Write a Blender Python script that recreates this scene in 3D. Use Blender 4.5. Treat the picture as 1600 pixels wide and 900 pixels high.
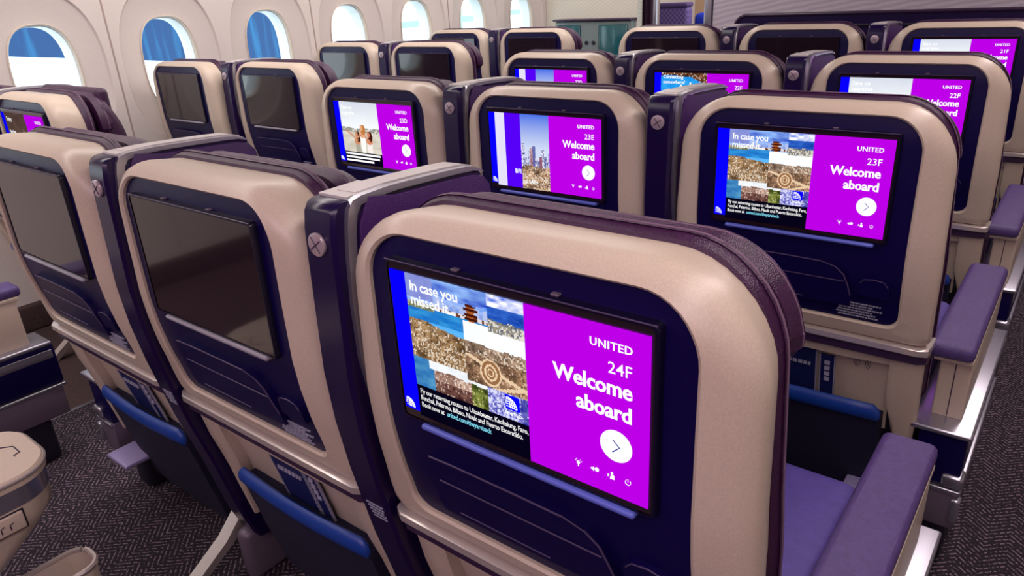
import bpy, bmesh, math, random
from mathutils import Vector, Matrix
for o in list(bpy.data.objects): bpy.data.objects.remove(o)
sc = bpy.context.scene
COL = sc.collection
H = 0.95                      # height of a seat screen's centre above the cabin floor

# ------------------------------------------------------------------ camera
cam_d = bpy.data.cameras.new('camera'); cam = bpy.data.objects.new('camera', cam_d); COL.objects.link(cam)
YAW, PIT, ROL, FPX = .6835, .3921, -.0578, 1133.0
fw = Vector((-math.sin(YAW)*math.cos(PIT), math.cos(YAW)*math.cos(PIT), -math.sin(PIT)))
rt = Vector((math.cos(YAW), math.sin(YAW), 0)); up = rt.cross(fw)
r2 = rt*math.cos(ROL)+up*math.sin(ROL); u2 = -rt*math.sin(ROL)+up*math.cos(ROL)
M = Matrix((r2, u2, -fw)).transposed().to_4x4(); M.translation = Vector((.4529, -.5439, .3999+H))
cam.matrix_world = M
cam_d.sensor_width = 36; cam_d.lens = 36*FPX/1600; cam_d.clip_start = .02; cam_d.clip_end = 200
sc.camera = cam
# ------------------------------------------------------------------ light
w = bpy.data.worlds.new('daylight'); sc.world = w; w.use_nodes = True
bg = w.node_tree.nodes['Background']; bg.inputs[0].default_value = (.80, .93, 1, 1); bg.inputs[1].default_value = 2.6
def area(name, loc, sx, sy, power, col, rot=(0, 0, 0)):
    d = bpy.data.lights.new(name, 'AREA'); d.shape = 'RECTANGLE'; d.size = sx; d.size_y = sy
    d.energy = power; d.color = col
    o = bpy.data.objects.new(name, d); COL.objects.link(o); o.location = loc; o.rotation_euler = rot
    return o
# cabin mood lighting: ceiling wash over the two aisles, sidewall wash over the windows
area('ceiling_wash_right', (.55, 1.0, 2.12), .35, 6.5, 46, (1, .86, .84))
area('ceiling_wash_left', (-1.85, 1.0, 2.12), .35, 6.5, 50, (1, .91, .86))
area('rear_fill_light', (.1, -1.9, 2.05), 2.2, .5, 19, (1, .66, .88), (math.radians(48), 0, 0))  # fill lamp added behind the camera to brighten the seat backs
area('sidewall_wash', (-2.55, 1.2, 2.05), .12, 7.2, 34, (1, .93, .89), (0, math.radians(38), 0))
sc.view_settings.view_transform = 'Standard'; sc.view_settings.look = 'None'
sc.view_settings.gamma = 1; sc.view_settings.use_curve_mapping = False; sc.view_settings.exposure = 0.10

# ------------------------------------------------------------------ materials
def srgb(r, g, b):
    f = lambda c: (c/255/12.92) if c <= 10 else (((c/255)+.055)/1.055)**2.4
    return (f(r), f(g), f(b), 1)
def mat(name, col, rough=.5, metal=0, spec=.5, coat=0, noise=None, bump=None, aniso=None):
    m = bpy.data.materials.new(name); m.use_nodes = True; nt = m.node_tree; b = nt.nodes['Principled BSDF']
    b.inputs['Base Color'].default_value = col; b.inputs['Roughness'].default_value = rough
    b.inputs['Metallic'].default_value = metal; b.inputs['Specular IOR Level'].default_value = spec
    b.inputs['Coat Weight'].default_value = coat
    tc = nt.nodes.new('ShaderNodeTexCoord')
    if noise:
        sc_, amt = noise
        n = nt.nodes.new('ShaderNodeTexNoise'); n.inputs['Scale'].default_value = sc_; n.inputs['Detail'].default_value = 5
        nt.links.new(tc.outputs['Object'], n.inputs['Vector'])
        r = nt.nodes.new('ShaderNodeValToRGB')
        r.color_ramp.elements[0].color = tuple(c*(1-amt) for c in col[:3])+(1,)
        r.color_ramp.elements[1].color = tuple(min(1, c*(1+amt)) for c in col[:3])+(1,)
        r.color_ramp.elements[0].position = .3; r.color_ramp.elements[1].position = .7
        nt.links.new(n.outputs['Fac'], r.inputs['Fac']); nt.links.new(r.outputs['Color'], b.inputs['Base Color'])
    if bump:
        sc_, st = bump
        n = nt.nodes.new('ShaderNodeTexVoronoi' if sc_ > 300 else 'ShaderNodeTexNoise'); n.inputs['Scale'].default_value = sc_
        nt.links.new(tc.outputs['Object'], n.inputs['Vector'])
        bp = nt.nodes.new('ShaderNodeBump'); bp.inputs['Strength'].default_value = st; bp.inputs['Distance'].default_value = .002
        nt.links.new(n.outputs[0], bp.inputs['Height']); nt.links.new(bp.outputs['Normal'], b.inputs['Normal'])
    return m
def emit(name, col, s=1.0):
    m = bpy.data.materials.new(name); m.use_nodes = True; nt = m.node_tree
    nt.nodes.remove(nt.nodes['Principled BSDF']); e = nt.nodes.new('ShaderNodeEmission')
    e.inputs[0].default_value = col; e.inputs[1].default_value = s
    nt.links.new(e.outputs[0], nt.nodes['Material Output'].inputs[0]); return m
BEIGE = mat('beige_shell_plastic', srgb(200, 183, 166), .34, noise=(420, .07))
NAVY = mat('navy_plastic', (.0045, .0012, .052, 1), .34, spec=.28, bump=(900, .12))
NAVYP = mat('dark_violet_gloss', (.010, .003, .045, 1), .24, spec=.45)
LEATHER = mat('purple_brown_leather', (.040, .007, .044, 1), .34, bump=(700, .35), noise=(60, .18))
CUSHION = mat('violet_seat_leather', (.085, .055, .30, 1), .5, bump=(700, .3), noise=(50, .12))
PADM = mat('violet_armrest_leather', (.085, .048, .19, 1), .38, bump=(650, .4), noise=(80, .15))
STITCH = mat('pale_stitching', (.16, .09, .15, 1), .7)
SILVER = mat('brushed_silver', (.46, .45, .52, 1), .27, metal=.85)
TRIM = mat('champagne_trim', (.62, .55, .52, 1), .25, metal=.55)
WINGTOP = mat('pale_grey_satin_trim', (.66, .62, .62, 1), .28, metal=.25)
WINGUP = mat('purple_wing_upholstery', (.050, .010, .105, 1), .4, bump=(650, .3))
LAMP = mat('mauve_metal_lamp', (.50, .40, .45, 1), .3, metal=.4)
LILAC = mat('lilac_satin_plate', (.42, .36, .66, 1), .3, metal=.3)
BAND = mat('dark_plum_band', (.035, .014, .05, 1), .35)
GLASS = mat('black_screen_glass', (.018, .009, .015, 1), .08, spec=.7, coat=.2)
BEZEL = mat('black_bezel', (.004, .002, .018, 1), .3)
USB = mat('steel_blue_strip', (.10, .13, .55, 1), .35)
USBG = mat('grey_strip', (.26, .24, .30, 1), .35)
POCKET = mat('navy_pocket_fabric', (.004, .002, .030, 1), .85, bump=(400, .5))
BLUE = mat('blue_vinyl', (.006, .045, .30, 1), .42)
DARK = mat('dark_underseat_plastic', (.010, .006, .022, 1), .6)
GREY = mat('plum_grey_metal', (.16, .12, .17, 1), .42, metal=.3)
WHITEP = mat('white_print', (.32, .31, .42, 1), .6)
LINE = mat('dim_violet_edge', (.075, .05, .12, 1), .35)
CARD = mat('navy_card', (.008, .012, .10, 1), .5)
WALLM = mat('warm_grey_sidewall', srgb(208, 198, 193), .55, noise=(300, .05))
PANELM = mat('cream_partition', srgb(214, 210, 196), .55)
E_WHITE = emit('screen_white', (1, 1, 1, 1), 1.0)
E_PURPLE = emit('screen_purple', srgb(184, 0, 226), 1.0)
E_BLUE = emit('screen_blue', (.002, .0, .92, 1), 1.0)
E_BLACK = emit('screen_black', (.004, .003, .03, 1), 1.0)
E_CYAN = emit('screen_cyan', (.25, .80, 1, 1), 1.0)
E_NAVY = emit('screen_navy', (.01, .01, .35, 1), 1.0)
def pic_mat():
    m = emit('screen_picture', (1, 1, 1, 1)); nt = m.node_tree
    a = nt.nodes.new('ShaderNodeAttribute'); a.attribute_name = 'pic'
    e = [n for n in nt.nodes if n.type == 'EMISSION'][0]; nt.links.new(a.outputs['Color'], e.inputs[0]); return m
E_PIC = pic_mat()

def carpet():
    m = mat('herringbone_carpet', (.04, .03, .045, 1), .95); nt = m.node_tree; b = nt.nodes['Principled BSDF']
    N = nt.nodes.new; L = nt.links.new
    tc = N('ShaderNodeTexCoord'); sep = N('ShaderNodeSeparateXYZ'); L(tc.outputs['Object'], sep.inputs[0])
    def mth(op, a, b_=None, v=None):
        n = N('ShaderNodeMath'); n.operation = op; L(a, n.inputs[0])
        if b_ is not None: L(b_, n.inputs[1])
        if v is not None: n.inputs[1].default_value = v
        return n.outputs[0]
    zig = mth('PINGPONG', sep.outputs[0], v=.05)                   # zigzag columns
    s = mth('ADD', sep.outputs[1], mth('MULTIPLY', zig, v=.9))
    fr = mth('FRACT', mth('MULTIPLY', s, v=62.0))
    line = mth('LESS_THAN', fr, v=.34)
    no = N('ShaderNodeTexNoise'); no.inputs['Scale'].default_value = 130; L(tc.outputs['Object'], no.inputs['Vector'])
    dash = mth('GREATER_THAN', no.outputs['Fac'], v=.50)
    k = mth('MULTIPLY', line, dash)
    mx = N('ShaderNodeMix'); mx.data_type = 'RGBA'; L(k, mx.inputs['Factor'])
    mx.inputs['A'].default_value = (.012, .006, .014, 1); mx.inputs['B'].default_value = (.21, .15, .19, 1)
    L(mx.outputs['Result'], b.inputs['Base Color']); return m
CARPET = carpet()
CARPETB = mat('brown_felt_carpet', (.06, .032, .034, 1), .95, noise=(180, .35))

# ------------------------------------------------------------------ mesh helpers
def link(name, me, m, parent=None, smooth=True, loc=None):
    o = bpy.data.objects.new(name, me); COL.objects.link(o)
    if m is not None and len(me.materials) == 0: me.materials.append(m)
    if parent: o.parent = parent
    if loc: o.location = loc
    if smooth and len(me.polygons):
        me.polygons.foreach_set('use_smooth', [True]*len(me.polygons))
        try: me.set_sharp_from_angle(angle=math.radians(38))
        except Exception: pass
    return o
class MB:
    """collects shapes into one mesh"""
    def __init__(s): s.bm = bmesh.new()
    def raw(s, vs, fs):
        v = [s.bm.verts.new(p) for p in vs]
        for f in fs:
            try: s.bm.faces.new([v[i] for i in f])
            except ValueError: pass
        return s
    def box(s, x0, x1, y0, y1, z0, z1, bev=0, seg=3):
        b = bmesh.new()
        bmesh.ops.create_cube(b, size=1)
        for v in b.verts: v.co = ((x0+x1)/2+v.co.x*(x1-x0), (y0+y1)/2+v.co.y*(y1-y0), (z0+z1)/2+v.co.z*(z1-z0))
        if bev: bmesh.ops.bevel(b, geom=b.edges[:], offset=bev, segments=seg, affect='EDGES', profile=.5)
        return s.merge(b)
    def merge(s, b, T=None):
        if T: bmesh.ops.transform(b, matrix=T, verts=b.verts)
        me = bpy.data.meshes.new('t'); b.to_mesh(me); b.free(); s.bm.from_mesh(me); bpy.data.meshes.remove(me); return s
    def mesh(s, me, T=None):
        b = bmesh.new(); b.from_mesh(me); return s.merge(b, T)
    def loft(s, rings, closed=True, cap0=False, cap1=False):
        n = len(rings[0]); R = [[s.bm.verts.new(p) for p in r] for r in rings]
        for a, b in zip(R, R[1:]):
            for i in range(n if closed else n-1):
                j = (i+1) % n
                try: s.bm.faces.new((a[i], a[j], b[j], b[i]))
                except ValueError: pass
        if cap0: s.bm.faces.new(R[0][::-1])
        if cap1: s.bm.faces.new(R[-1])
        return s
    def tube(s, pts, r, n=8, flat=1.0, closed=False):
        pts = [Vector(p) for p in pts]; rings = []
        N = len(pts)
        for i, p in enumerate(pts):
            t = (pts[(i+1) % N]-pts[i-1]) if closed else (pts[min(i+1, N-1)]-pts[max(i-1, 0)])
            t.normalize(); a = Vector((1, 0, 0)) if abs(t.x) < .9 else Vector((0, 1, 0))
            u = t.cross(a).normalized(); v = t.cross(u)
            rings.append([p+u*math.cos(k*2*math.pi/n)*r+v*math.sin(k*2*math.pi/n)*r*flat for k in range(n)])
        if closed: rings.append(rings[0]); return s.loft(rings)
        return s.loft(rings, cap0=True, cap1=True)
    def prism(s, poly, axis, a, b, bev=0, seg=2):
        """poly of 2-D points extruded along axis ('x': (y,z); 'y': (x,z); 'z': (x,y))"""
        f = {'x': lambda p, q: (q, p[0], p[1]), 'y': lambda p, q: (p[0], q, p[1]), 'z': lambda p, q: (p[0], p[1], q)}[axis]
        t = bmesh.new()
        A = [t.verts.new(f(p, a)) for p in poly]; B = [t.verts.new(f(p, b)) for p in poly]; n = len(poly)
        t.faces.new(A[::-1]); t.faces.new(B)
        ed = []
        for i in range(n): t.faces.new((A[i], A[(i+1) % n], B[(i+1) % n], B[i]))
        bmesh.ops.recalc_face_normals(t, faces=t.faces[:])
        if bev:
            S = set(A); ed = [e for e in t.edges if (e.verts[0] in S) == (e.verts[1] in S)]
            bmesh.ops.bevel(t, geom=ed, offset=bev, segments=seg, affect='EDGES', profile=.5)
        return s.merge(t)
    def disc(s, c, r, depth, n=28, axis='y', bev=0):
        poly = [(c[0 if axis != 'x' else 1]+r*math.cos(k*2*math.pi/n), (c[2] if axis != 'z' else c[1])+r*math.sin(k*2*math.pi/n)) for k in range(n)]
        q = c['xyz'.index(axis)]
        return s.prism(poly, axis, q-depth, q, bev)
    def build(s, name, m, parent=None, smooth=True, norm=True):
        if norm: bmesh.ops.recalc_face_normals(s.bm, faces=s.bm.faces[:])
        me = bpy.data.meshes.new(name); s.bm.to_mesh(me); s.bm.free()
        return link(name, me, m, parent, smooth)
def tag(o, label=None, cat=None, group=None, kind=None):
    for k, v in (('label', label), ('category', cat), ('group', group), ('kind', kind)):
        if v: o[k] = v
    return o
def thing(name, label, cat, loc, group=None):
    o = bpy.data.objects.new(name, None); COL.objects.link(o); o.location = loc; o.empty_display_size = .1
    return tag(o, label, cat, group)
def struct(name, mb, m, **k): return tag(mb.build(name, m, **k), kind='structure')
def copy_tree(o, parent=None):
    c = o.copy(); COL.objects.link(c); c.parent = parent
    for ch in list(o.children): copy_tree(ch, c)
    return c
def interp(tab, z):
    tab = sorted(tab)
    if z <= tab[0][0]: return tab[0][1]
    for (a, b), (c, d) in zip(tab, tab[1:]):
        if z <= c:
            n = len(tab); t = (z-a)/(c-a); t = t*t*(3-2*t)*.35+t*.65
            return b+(d-b)*t
    return tab[-1][1]
def rrect(x0, x1, z0, z1, rt_, rb, nc=9, ns=14, nt_=10):
    """rounded rectangle outline (closed, constant point count)"""
    P = []
    def arc(cx, cz, r, a0, a1):
        for k in range(nc+1):
            a = math.radians(a0+(a1-a0)*k/nc); P.append((cx+r*math.cos(a), cz+r*math.sin(a)))
    def seg(p, q, n):
        for k in range(1, n): P.append((p[0]+(q[0]-p[0])*k/n, p[1]+(q[1]-p[1])*k/n))
    arc(x1-rb, z0+rb, rb, -90, 0); seg((x1, z0+rb), (x1, z1-rt_), ns)
    arc(x1-rt_, z1-rt_, rt_, 0, 90); seg((x1-rt_, z1), (x0+rt_, z1), nt_)
    arc(x0+rt_, z1-rt_, rt_, 90, 180); seg((x0, z1-rt_), (x0, z0+rb), ns)
    arc(x0+rb, z0+rb, rb, 180, 270); seg((x0+rb, z0), (x1-rb, z0), nt_)
    return P
def fill(mb, ring, yf, steps=(1, .97, .85, .65, .42, .2, .04)):
    """disc-like filled outline whose depth follows yf(x,z,scale)"""
    cx = sum(p[0] for p in ring)/len(ring); cz = (max(p[1] for p in ring)+min(p[1] for p in ring))/2
    rs = []
    for s_ in steps:
        rs.append([(cx+(x-cx)*s_, yf(cx+(x-cx)*s_, cz+(z-cz)*s_, s_), H+cz+(z-cz)*s_) for x, z in ring])
    return mb.loft(rs, cap1=True)
_txt = {}
def text_mesh(s, size, bold=0.0, align='LEFT', sx=1.0, space=1.0):
    key = (s, round(size, 5), bold, align, sx, space)
    if key in _txt: return _txt[key]
    c = bpy.data.curves.new('t', 'FONT'); c.body = s; c.size = size; c.align_x = align; c.offset = bold*size
    c.space_character = space; c.resolution_u = 2; c.fill_mode = 'FRONT'
    o = bpy.data.objects.new('t', c); COL.objects.link(o)
    bpy.context.view_layer.update()
    me = bpy.data.meshes.new_from_object(o.evaluated_get(bpy.context.evaluated_depsgraph_get()))
    me.transform(Matrix.Diagonal((sx, 1, 1, 1)))
    me.materials.clear()
    bpy.data.objects.remove(o); bpy.data.curves.remove(c); _txt[key] = me; return me
STAND = Matrix.Rotation(math.pi/2, 4, 'X')       # lay text on an upright plane that faces the rear of the cabin
def put_text(mb, s, x, y, z, size, **k):
    heavy = k.get('bold', 0) > .02
    if heavy: k['bold'] = k['bold']*.5
    for dx in ((-.014, 0, .014) if heavy else (0,)):        # heavy weight: strokes widened sideways
        mb.mesh(text_mesh(s, size, **k), Matrix.Translation((x+dx*size, y, z)) @ STAND)

# ------------------------------------------------------------------ the cabin shell
ROWP = .965; SX = .644
LWIN = -3.3
WP = .595; W0 = .85
def wall_x(z):       # sidewall profile: z above floor
    zr = z-H
    return LWIN + (0 if zr > -.35 else .05*((-.35-zr)/.5)**1.4) + (0 if zr < .7 else .55*((zr-.7)/.6)**1.6)
floor_b = MB().box(-1.82, 2.2, -2.6, 5.0, -.05, 0); struct('floor', floor_b, CARPET)
ff = MB().box(-3.3, -2.30, -2.6, 5.0, -.05, 0); struct('floor_left', ff, CARPETB)
fa = MB().box(-2.28, -1.82, -2.6, 5.0, -.05, 0); struct('floor_aisle', fa, CARPET)
struct('trim_1', MB().box(-2.30, -2.28, -2.6, 5.0, -.05, .004), SILVER)
ceil = MB().box(-3.1, 2.2, -2.6, 5.0, 2.16, 2.2); struct('ceiling', ceil, WALLM)
struct('wall_right', MB().box(2.2, 2.25, -2.6, 5.0, 0, 2.2), WALLM)
struct('wall_rear_light_block', MB().box(-3.3, 2.2, -2.65, -2.6, 0, 2.2), mat('rear_light_block_plum', srgb(96, 58, 74), .6))  # unseen wall added to shut out daylight; plum darkens the screen reflections

def sup(cx, cz, a, b, t, e=2.6):
    c, s = math.cos(t), math.sin(t)
    return (cx+a*math.copysign(abs(c)**(2/e), c), cz+b*math.copysign(abs(s)**(2/e), s))
wl = MB(); NA = 64
ZLO, ZHI = H-.33, H+.66
for k in range(-4, 7):
    cy = W0+WP*k; cz = H+.132
    T = [2*math.pi*i/NA for i in range(NA)]
    def cell(t):
        c, s = math.cos(t), math.sin(t); a = WP/2; b = (ZHI-cz) if s > 0 else (cz-ZLO)
        q = min(a/abs(c) if abs(c) > 1e-6 else 1e9, b/abs(s) if abs(s) > 1e-6 else 1e9); return (cy+c*q, cz+s*q)
    ob = [sup(cy, cz, .262, .37, t, 2.5) for t in T]
    inner = [sup(cy, cz, .148, .232, t, 2.7) for t in T]
    def lerp(A, B, u): return [(a[0]+(b[0]-a[0])*u, a[1]+(b[1]-a[1])*u) for a, b in zip(A, B)]
    cells = [cell(t) for t in T]
    for sy in (-1, 1):
        for zc in (ZLO, ZHI):
            ky, kz = cy+sy*WP/2, zc
            i_ = min(range(NA), key=lambda i: (cells[i][0]-ky)**2+(cells[i][1]-kz)**2); cells[i_] = (ky, kz)
    ob2 = lerp(ob, inner, .06)
    prof = [(cells, 0), (lerp(cells, ob, .6), 0), (ob, 0), (ob2, -.012), (lerp(ob, inner, .5), -.026), (lerp(ob, inner, .9), -.034), (inner, -.034), (lerp(inner, [(cy, cz)]*NA, .03), -.050)]
    wl.loft([[(wall_x(z)+d, y, z) for y, z in R] for R, d in prof])
y0w, y1w = W0+WP*-4.5, W0+WP*6.5
zs_lo = [0, .15, .3, .45, .55, ZLO]; zs_hi = [ZHI, H+.8, H+.95, H+1.1, 2.2]
for zs in (zs_lo, zs_hi):
    wl.loft([[(wall_x(z), y, z) for z in zs] for y in (y0w, y1w)], closed=False)
wl.loft([[(wall_x(z), y, z) for z in zs_lo+[H, H+.3]+zs_hi] for y in (y1w, 5.0)], closed=False)
wl.loft([[(wall_x(z), y, z) for z in zs_lo+[H, H+.3]+zs_hi] for y in (-2.6, y0w)], closed=False)
struct('wall_left', wl, WALLM)
struct('baseboard_left', MB().box(-3.30, wall_x(.05)+.03, -2.6, 5.0, 0, .12, .01), CARPETB)
SEAM = mat('sidewall_seam', srgb(160, 142, 136), .7)
n = 2
for k in (-3.5, -1.5, .5, 2.5, 4.5):
    y = W0+WP*k; zz = [H-.8, H-.6, H-.33, H, H+.4, H+.66]
    mb = MB().loft([[(wall_x(z)-.003, y-.004, z), (wall_x(z)+.0015, y-.004, z), (wall_x(z)+.0015, y+.004, z), (wall_x(z)-.003, y+.004, z)] for z in zz], cap0=True, cap1=True)
    struct('trim_%d' % n, mb, SEAM); n += 1
WFRAME = mat('window_reveal_white', (.78, .84, .84, 1), .4)
WPANE = bpy.data.materials.new('window_pane_glass'); WPANE.use_nodes = True
_b = WPANE.node_tree.nodes['Principled BSDF']; _b.inputs['Transmission Weight'].default_value = 1; _b.inputs['Roughness'].default_value = 0
_b.inputs['IOR'].default_value = 1.02; _b.inputs['Base Color'].default_value = (.96, 1, 1, 1)
for i, k in enumerate(range(-4, 7)):
    cy = W0+WP*k; cz = H+.132; T = [2*math.pi*j/NA for j in range(NA)]
    R = lambda a, b, x: [(x,)+sup(cy, cz, a, b, t, 2.7) for t in T]
    fr = struct('window_%d' % (i+1), MB().loft([R(.1435, .225, LWIN-.049), R(.139, .221, LWIN-.052), R(.137, .219, LWIN-.09), R(.136, .218, LWIN-.14), R(.17, .25, LWIN-.14)]), WFRAME)
    g = MB().raw([p for p in R(.1365, .2185, LWIN-.125)], [list(range(NA))]); g.build('pane', WPANE, fr)
    rim = MB().loft([R(.150, .234, LWIN-.031), R(.146, .2295, LWIN-.026), R(.1415, .2245, LWIN-.034), R(.1425, .2255, LWIN-.052)]); rim.build('window_rim', BEIGE, fr)
# daylight outside: apron, pale terminal wall, blue facade, jet-bridge frames
WHITEX = mat('pale_concrete', (.86, .90, .90, 1), .8)
struct('apron_ground', MB().box(-60, -4.2, -20, 70, -3.6, -3.5), WHITEX)
bl = bpy.data.materials.new('blue_cladding'); bl.use_nodes = True; nt = bl.node_tree; b = nt.nodes['Principled BSDF']; b.inputs['Roughness'].default_value = .6
tc = nt.nodes.new('ShaderNodeTexCoord'); mp = nt.nodes.new('ShaderNodeMapping'); mp.inputs['Scale'].default_value = (1, 4, .30)
ns_ = nt.nodes.new('ShaderNodeTexNoise'); ns_.inputs['Scale'].default_value = 1.6; ns_.inputs['Detail'].default_value = 4
rp = nt.nodes.new('ShaderNodeValToRGB'); rp.color_ramp.elements[0].position = .50; rp.color_ramp.elements[0].color = (.000, .042, .145, 1)
rp.color_ramp.elements[1].position = .78; rp.color_ramp.elements[1].color = (.010, .13, .30, 1)
for a_, b_ in ((tc.outputs['Object'], mp.inputs[0]), (mp.outputs[0], ns_.inputs['Vector']), (ns_.outputs['Fac'], rp.inputs['Fac']), (rp.outputs[0], b.inputs['Base Color'])): nt.links.new(a_, b_)
facade = MB().prism([(1.0, H+.21), (11.3, H-1.13), (11.3, H+7), (1.0, H+7)], 'x', -15.4, -15.0)
tag(facade.build('blue_facade', bl), 'tall streaked blue wall outside the rearmost windows', 'building')
STEELX = mat('pale_green_steel', (.30, .42, .38, 1), .6)
jb = thing('jet_bridge_frame', 'pale green steel framework standing outside the forward windows', 'building', (-15, 22, -3.5))
for y in range(-9, 30, 3): MB().box(-.15, .15, y-.09, y+.09, 0, 9).build('upright', STEELX, jb)
for z in (2.0, 3.1, 4.0, 4.9, 6.3): MB().box(-.12, .12, -9.5, 30, z, z+.16).build('crossbar', STEELX, jb)

# front partitions
YB = 4.72
PANTEX = mat('cream_ribbed_partition', srgb(222, 218, 200), .5)
def ribbed(m, scale, c1, c2, rot):
    nt = m.node_tree; b = nt.nodes['Principled BSDF']; tc = nt.nodes.new('ShaderNodeTexCoord'); mp = nt.nodes.new('ShaderNodeMapping')
    mp.inputs['Rotation'].default_value = (0, math.radians(rot), 0)
    wv = nt.nodes.new('ShaderNodeTexWave'); wv.bands_direction = 'Z'; wv.inputs['Scale'].default_value = scale; wv.inputs['Distortion'].default_value = 2.5; wv.inputs['Detail'].default_value = 2
    rp = nt.nodes.new('ShaderNodeValToRGB'); rp.color_ramp.elements[0].color = c1; rp.color_ramp.elements[1].color = c2
    for a_, b_ in ((tc.outputs['Object'], mp.inputs[0]), (mp.outputs[0], wv.inputs['Vector']), (wv.outputs['Fac'], rp.inputs['Fac']), (rp.outputs[0], b.inputs['Base Color'])): nt.links.new(a_, b_)
ribbed(PANTEX, 14, srgb(212, 208, 194), srgb(224, 220, 206), 28)
LAVT = mat('lavender_grey_partition', srgb(176, 166, 178), .45); ribbed(LAVT, 9, srgb(176, 164, 178), srgb(198, 188, 200), 10)
lb = MB().box(-3.3, -2.44, YB, YB+.08, 0, 2.2, .01); struct('wall_front_left', lb, PANTEX)
rb_ = MB().box(-1.84, 2.2, YB, YB+.08, 0, 2.2, .02); struct('wall_front_right', rb_, LAVT)
TEAL = mat('teal_gloss_door', (.012, .10, .12, 1), .12, spec=.7)
GREYP = mat('grey_teal_surround', (.16, .20, .20, 1), .3)
cb = thing('stowage_cabinet', 'low grey stowage unit with two glossy teal doors against the forward left partition', 'cabinet', (-2.9, YB-.06, 0))
MB().box(-.25, .45, -.03, .055, 0, H+.125, .015).build('body', GREYP, cb)
MB().box(-.22, .00, -.042, -.025, .55, H+.095, .012).build('door', TEAL, cb)
MB().box(.17, .43, -.042, -.025, .55, H+.095, .012).build('door', TEAL, cb)
for dx in (.055, .12):
    MB().disc((dx, -.031, H-.04), .016, .006).build('latch', DARK, cb)
MB().box(-.26, .46, -.05, .058, H+.125, H+.14, .005).build('top_edge', BAND, cb)
# dark recess on the centre partition
rc = thing('partition_recess_panel', 'wide black rounded panel on the lavender forward partition', 'panel', (0, YB, 0))
ring = rrect(-1.66, 1.9, -.6, .135, .09, .05)
MB().loft([[(x, -.001, H+z) for x, z in ring], [(x, -.02, H+z) for x, z in ring]], cap0=True, cap1=True).build('face', NAVYP, rc)
MB().tube([(x, -.02, H+z) for x, z in ring], .012, closed=True).build('rim', BAND, rc)
MB().box(-1.50, 1.85, -.034, -.019, H+.055, H+.070, .004).build('ledge', DARK, rc)
# beyond the aisle opening: curtain, a patterned seat back of the cabin ahead, warm wall
CURT = mat('plum_curtain', (.055, .016, .05, 1), .9)
mb = MB(); P = []
for i in range(40):
    u = i/39; P.append((-2.58+.165*u, 4.98+.03*math.sin(u*22), ))
mb.loft([[(x, y, z) for x, y in P]+[(x, y+.012, z) for x, y in P[::-1]] for z in (.05, .7, 1.3, 2.05)], cap0=True, cap1=True)
tag(mb.build('curtain', CURT), 'dark plum curtain gathered at the left of the aisle opening', 'curtain')
struct('trim_20', MB().box(-2.375, -2.345, 4.84, 4.90, 0, 2.2, .006), SILVER)
struct('trim_21', MB().box(-1.90, -1.845, YB-.01, YB+.10, 0, 2.2, .01), SILVER)
fs = thing('forward_cabin_seat', 'violet patterned seat back seen through the aisle opening beside the curtain', 'seat', (-2.88, 6.1, 0))
PATT = mat('violet_weave', (.10, .06, .22, 1), .7); nt = PATT.node_tree
ck = nt.nodes.new('ShaderNodeTexChecker'); ck.inputs['Scale'].default_value = 46; ck.inputs['Color1'].default_value = (.075, .04, .17, 1); ck.inputs['Color2'].default_value = (.16, .10, .32, 1)
tcc = nt.nodes.new('ShaderNodeTexCoord'); nt.links.new(tcc.outputs['Object'], ck.inputs['Vector']); nt.links.new(ck.outputs[0], nt.nodes['Principled BSDF'].inputs['Base Color'])
MB().box(-.34, .22, -.05, .08, .35, 1.105, .03).build('backrest', PATT, fs)
MB().box(-.34, .22, -.056, .086, 1.10, 1.14, .015).build('top_roll', PADM, fs)
MB().box(-.30, .18, 0, .5, 0, .42, .03).build('seat_base', DARK, fs)
bp = thing('blue_pillow', 'bright blue pillow beside the violet patterned seat through the opening', 'pillow', (-2.53, 6.28, .0))
MB().box(-.15, .06, -.06, .06, .88, 1.04, .05).build('pad', mat('bright_blue_cloth', (.01, .04, .55, 1), .6), bp)
MB().box(-.14, .14, -.10, .10, 0, .88, .02).build('stand', DARK, bp)
struct('wall_front_galley', MB().box(-3.3, 0, 7.6, 7.7, 0, 2.3), mat('tan_galley_wall', srgb(206, 170, 140), .6))
struct('floor_front', MB().box(-3.3, 2.2, 5.0, 7.6, -.05, 0), CARPET)
area('forward_cabin_wash', (-1.6, 6.3, 2.15), 1.6, 1.6, 34, (1, .92, .86))
struct('ceiling_front', MB().box(-3.3, 2.2, 5.0, 7.7, 2.2, 2.24), WALLM)
struct('wall_left_front', MB().box(-3.34, -3.3, 5.0, 7.7, 0, 2.3), WALLM)

# ------------------------------------------------------------------ seat pieces (seat-local: x across, y forward, z' from the screen centre)
YE = [(.165, .036), (.13, .030), (.07, .027), (-.01, .024), (-.1, .021), (-.185, .026), (-.275, .038), (-.335, .049), (-.425, .066), (-.565, .100), (-.65, .117), (-.8, .150), (-.95, .19)]
YPAN = [(.165, .014), (.138, .007), (.10, .0028), (0, .0015), (-.1, .0015), (-.15, .006), (-.2, .014), (-.275, .031), (-.30, .036)]
ye = lambda z: interp(YE, z)
yp = lambda z: interp(YPAN, z)
DW, DH = .3504, .1964          # lit area of a screen
DY = -.0042
def dpos(u, v): return (-DW/2+DW*u, H+DH/2-DH*v)

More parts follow.
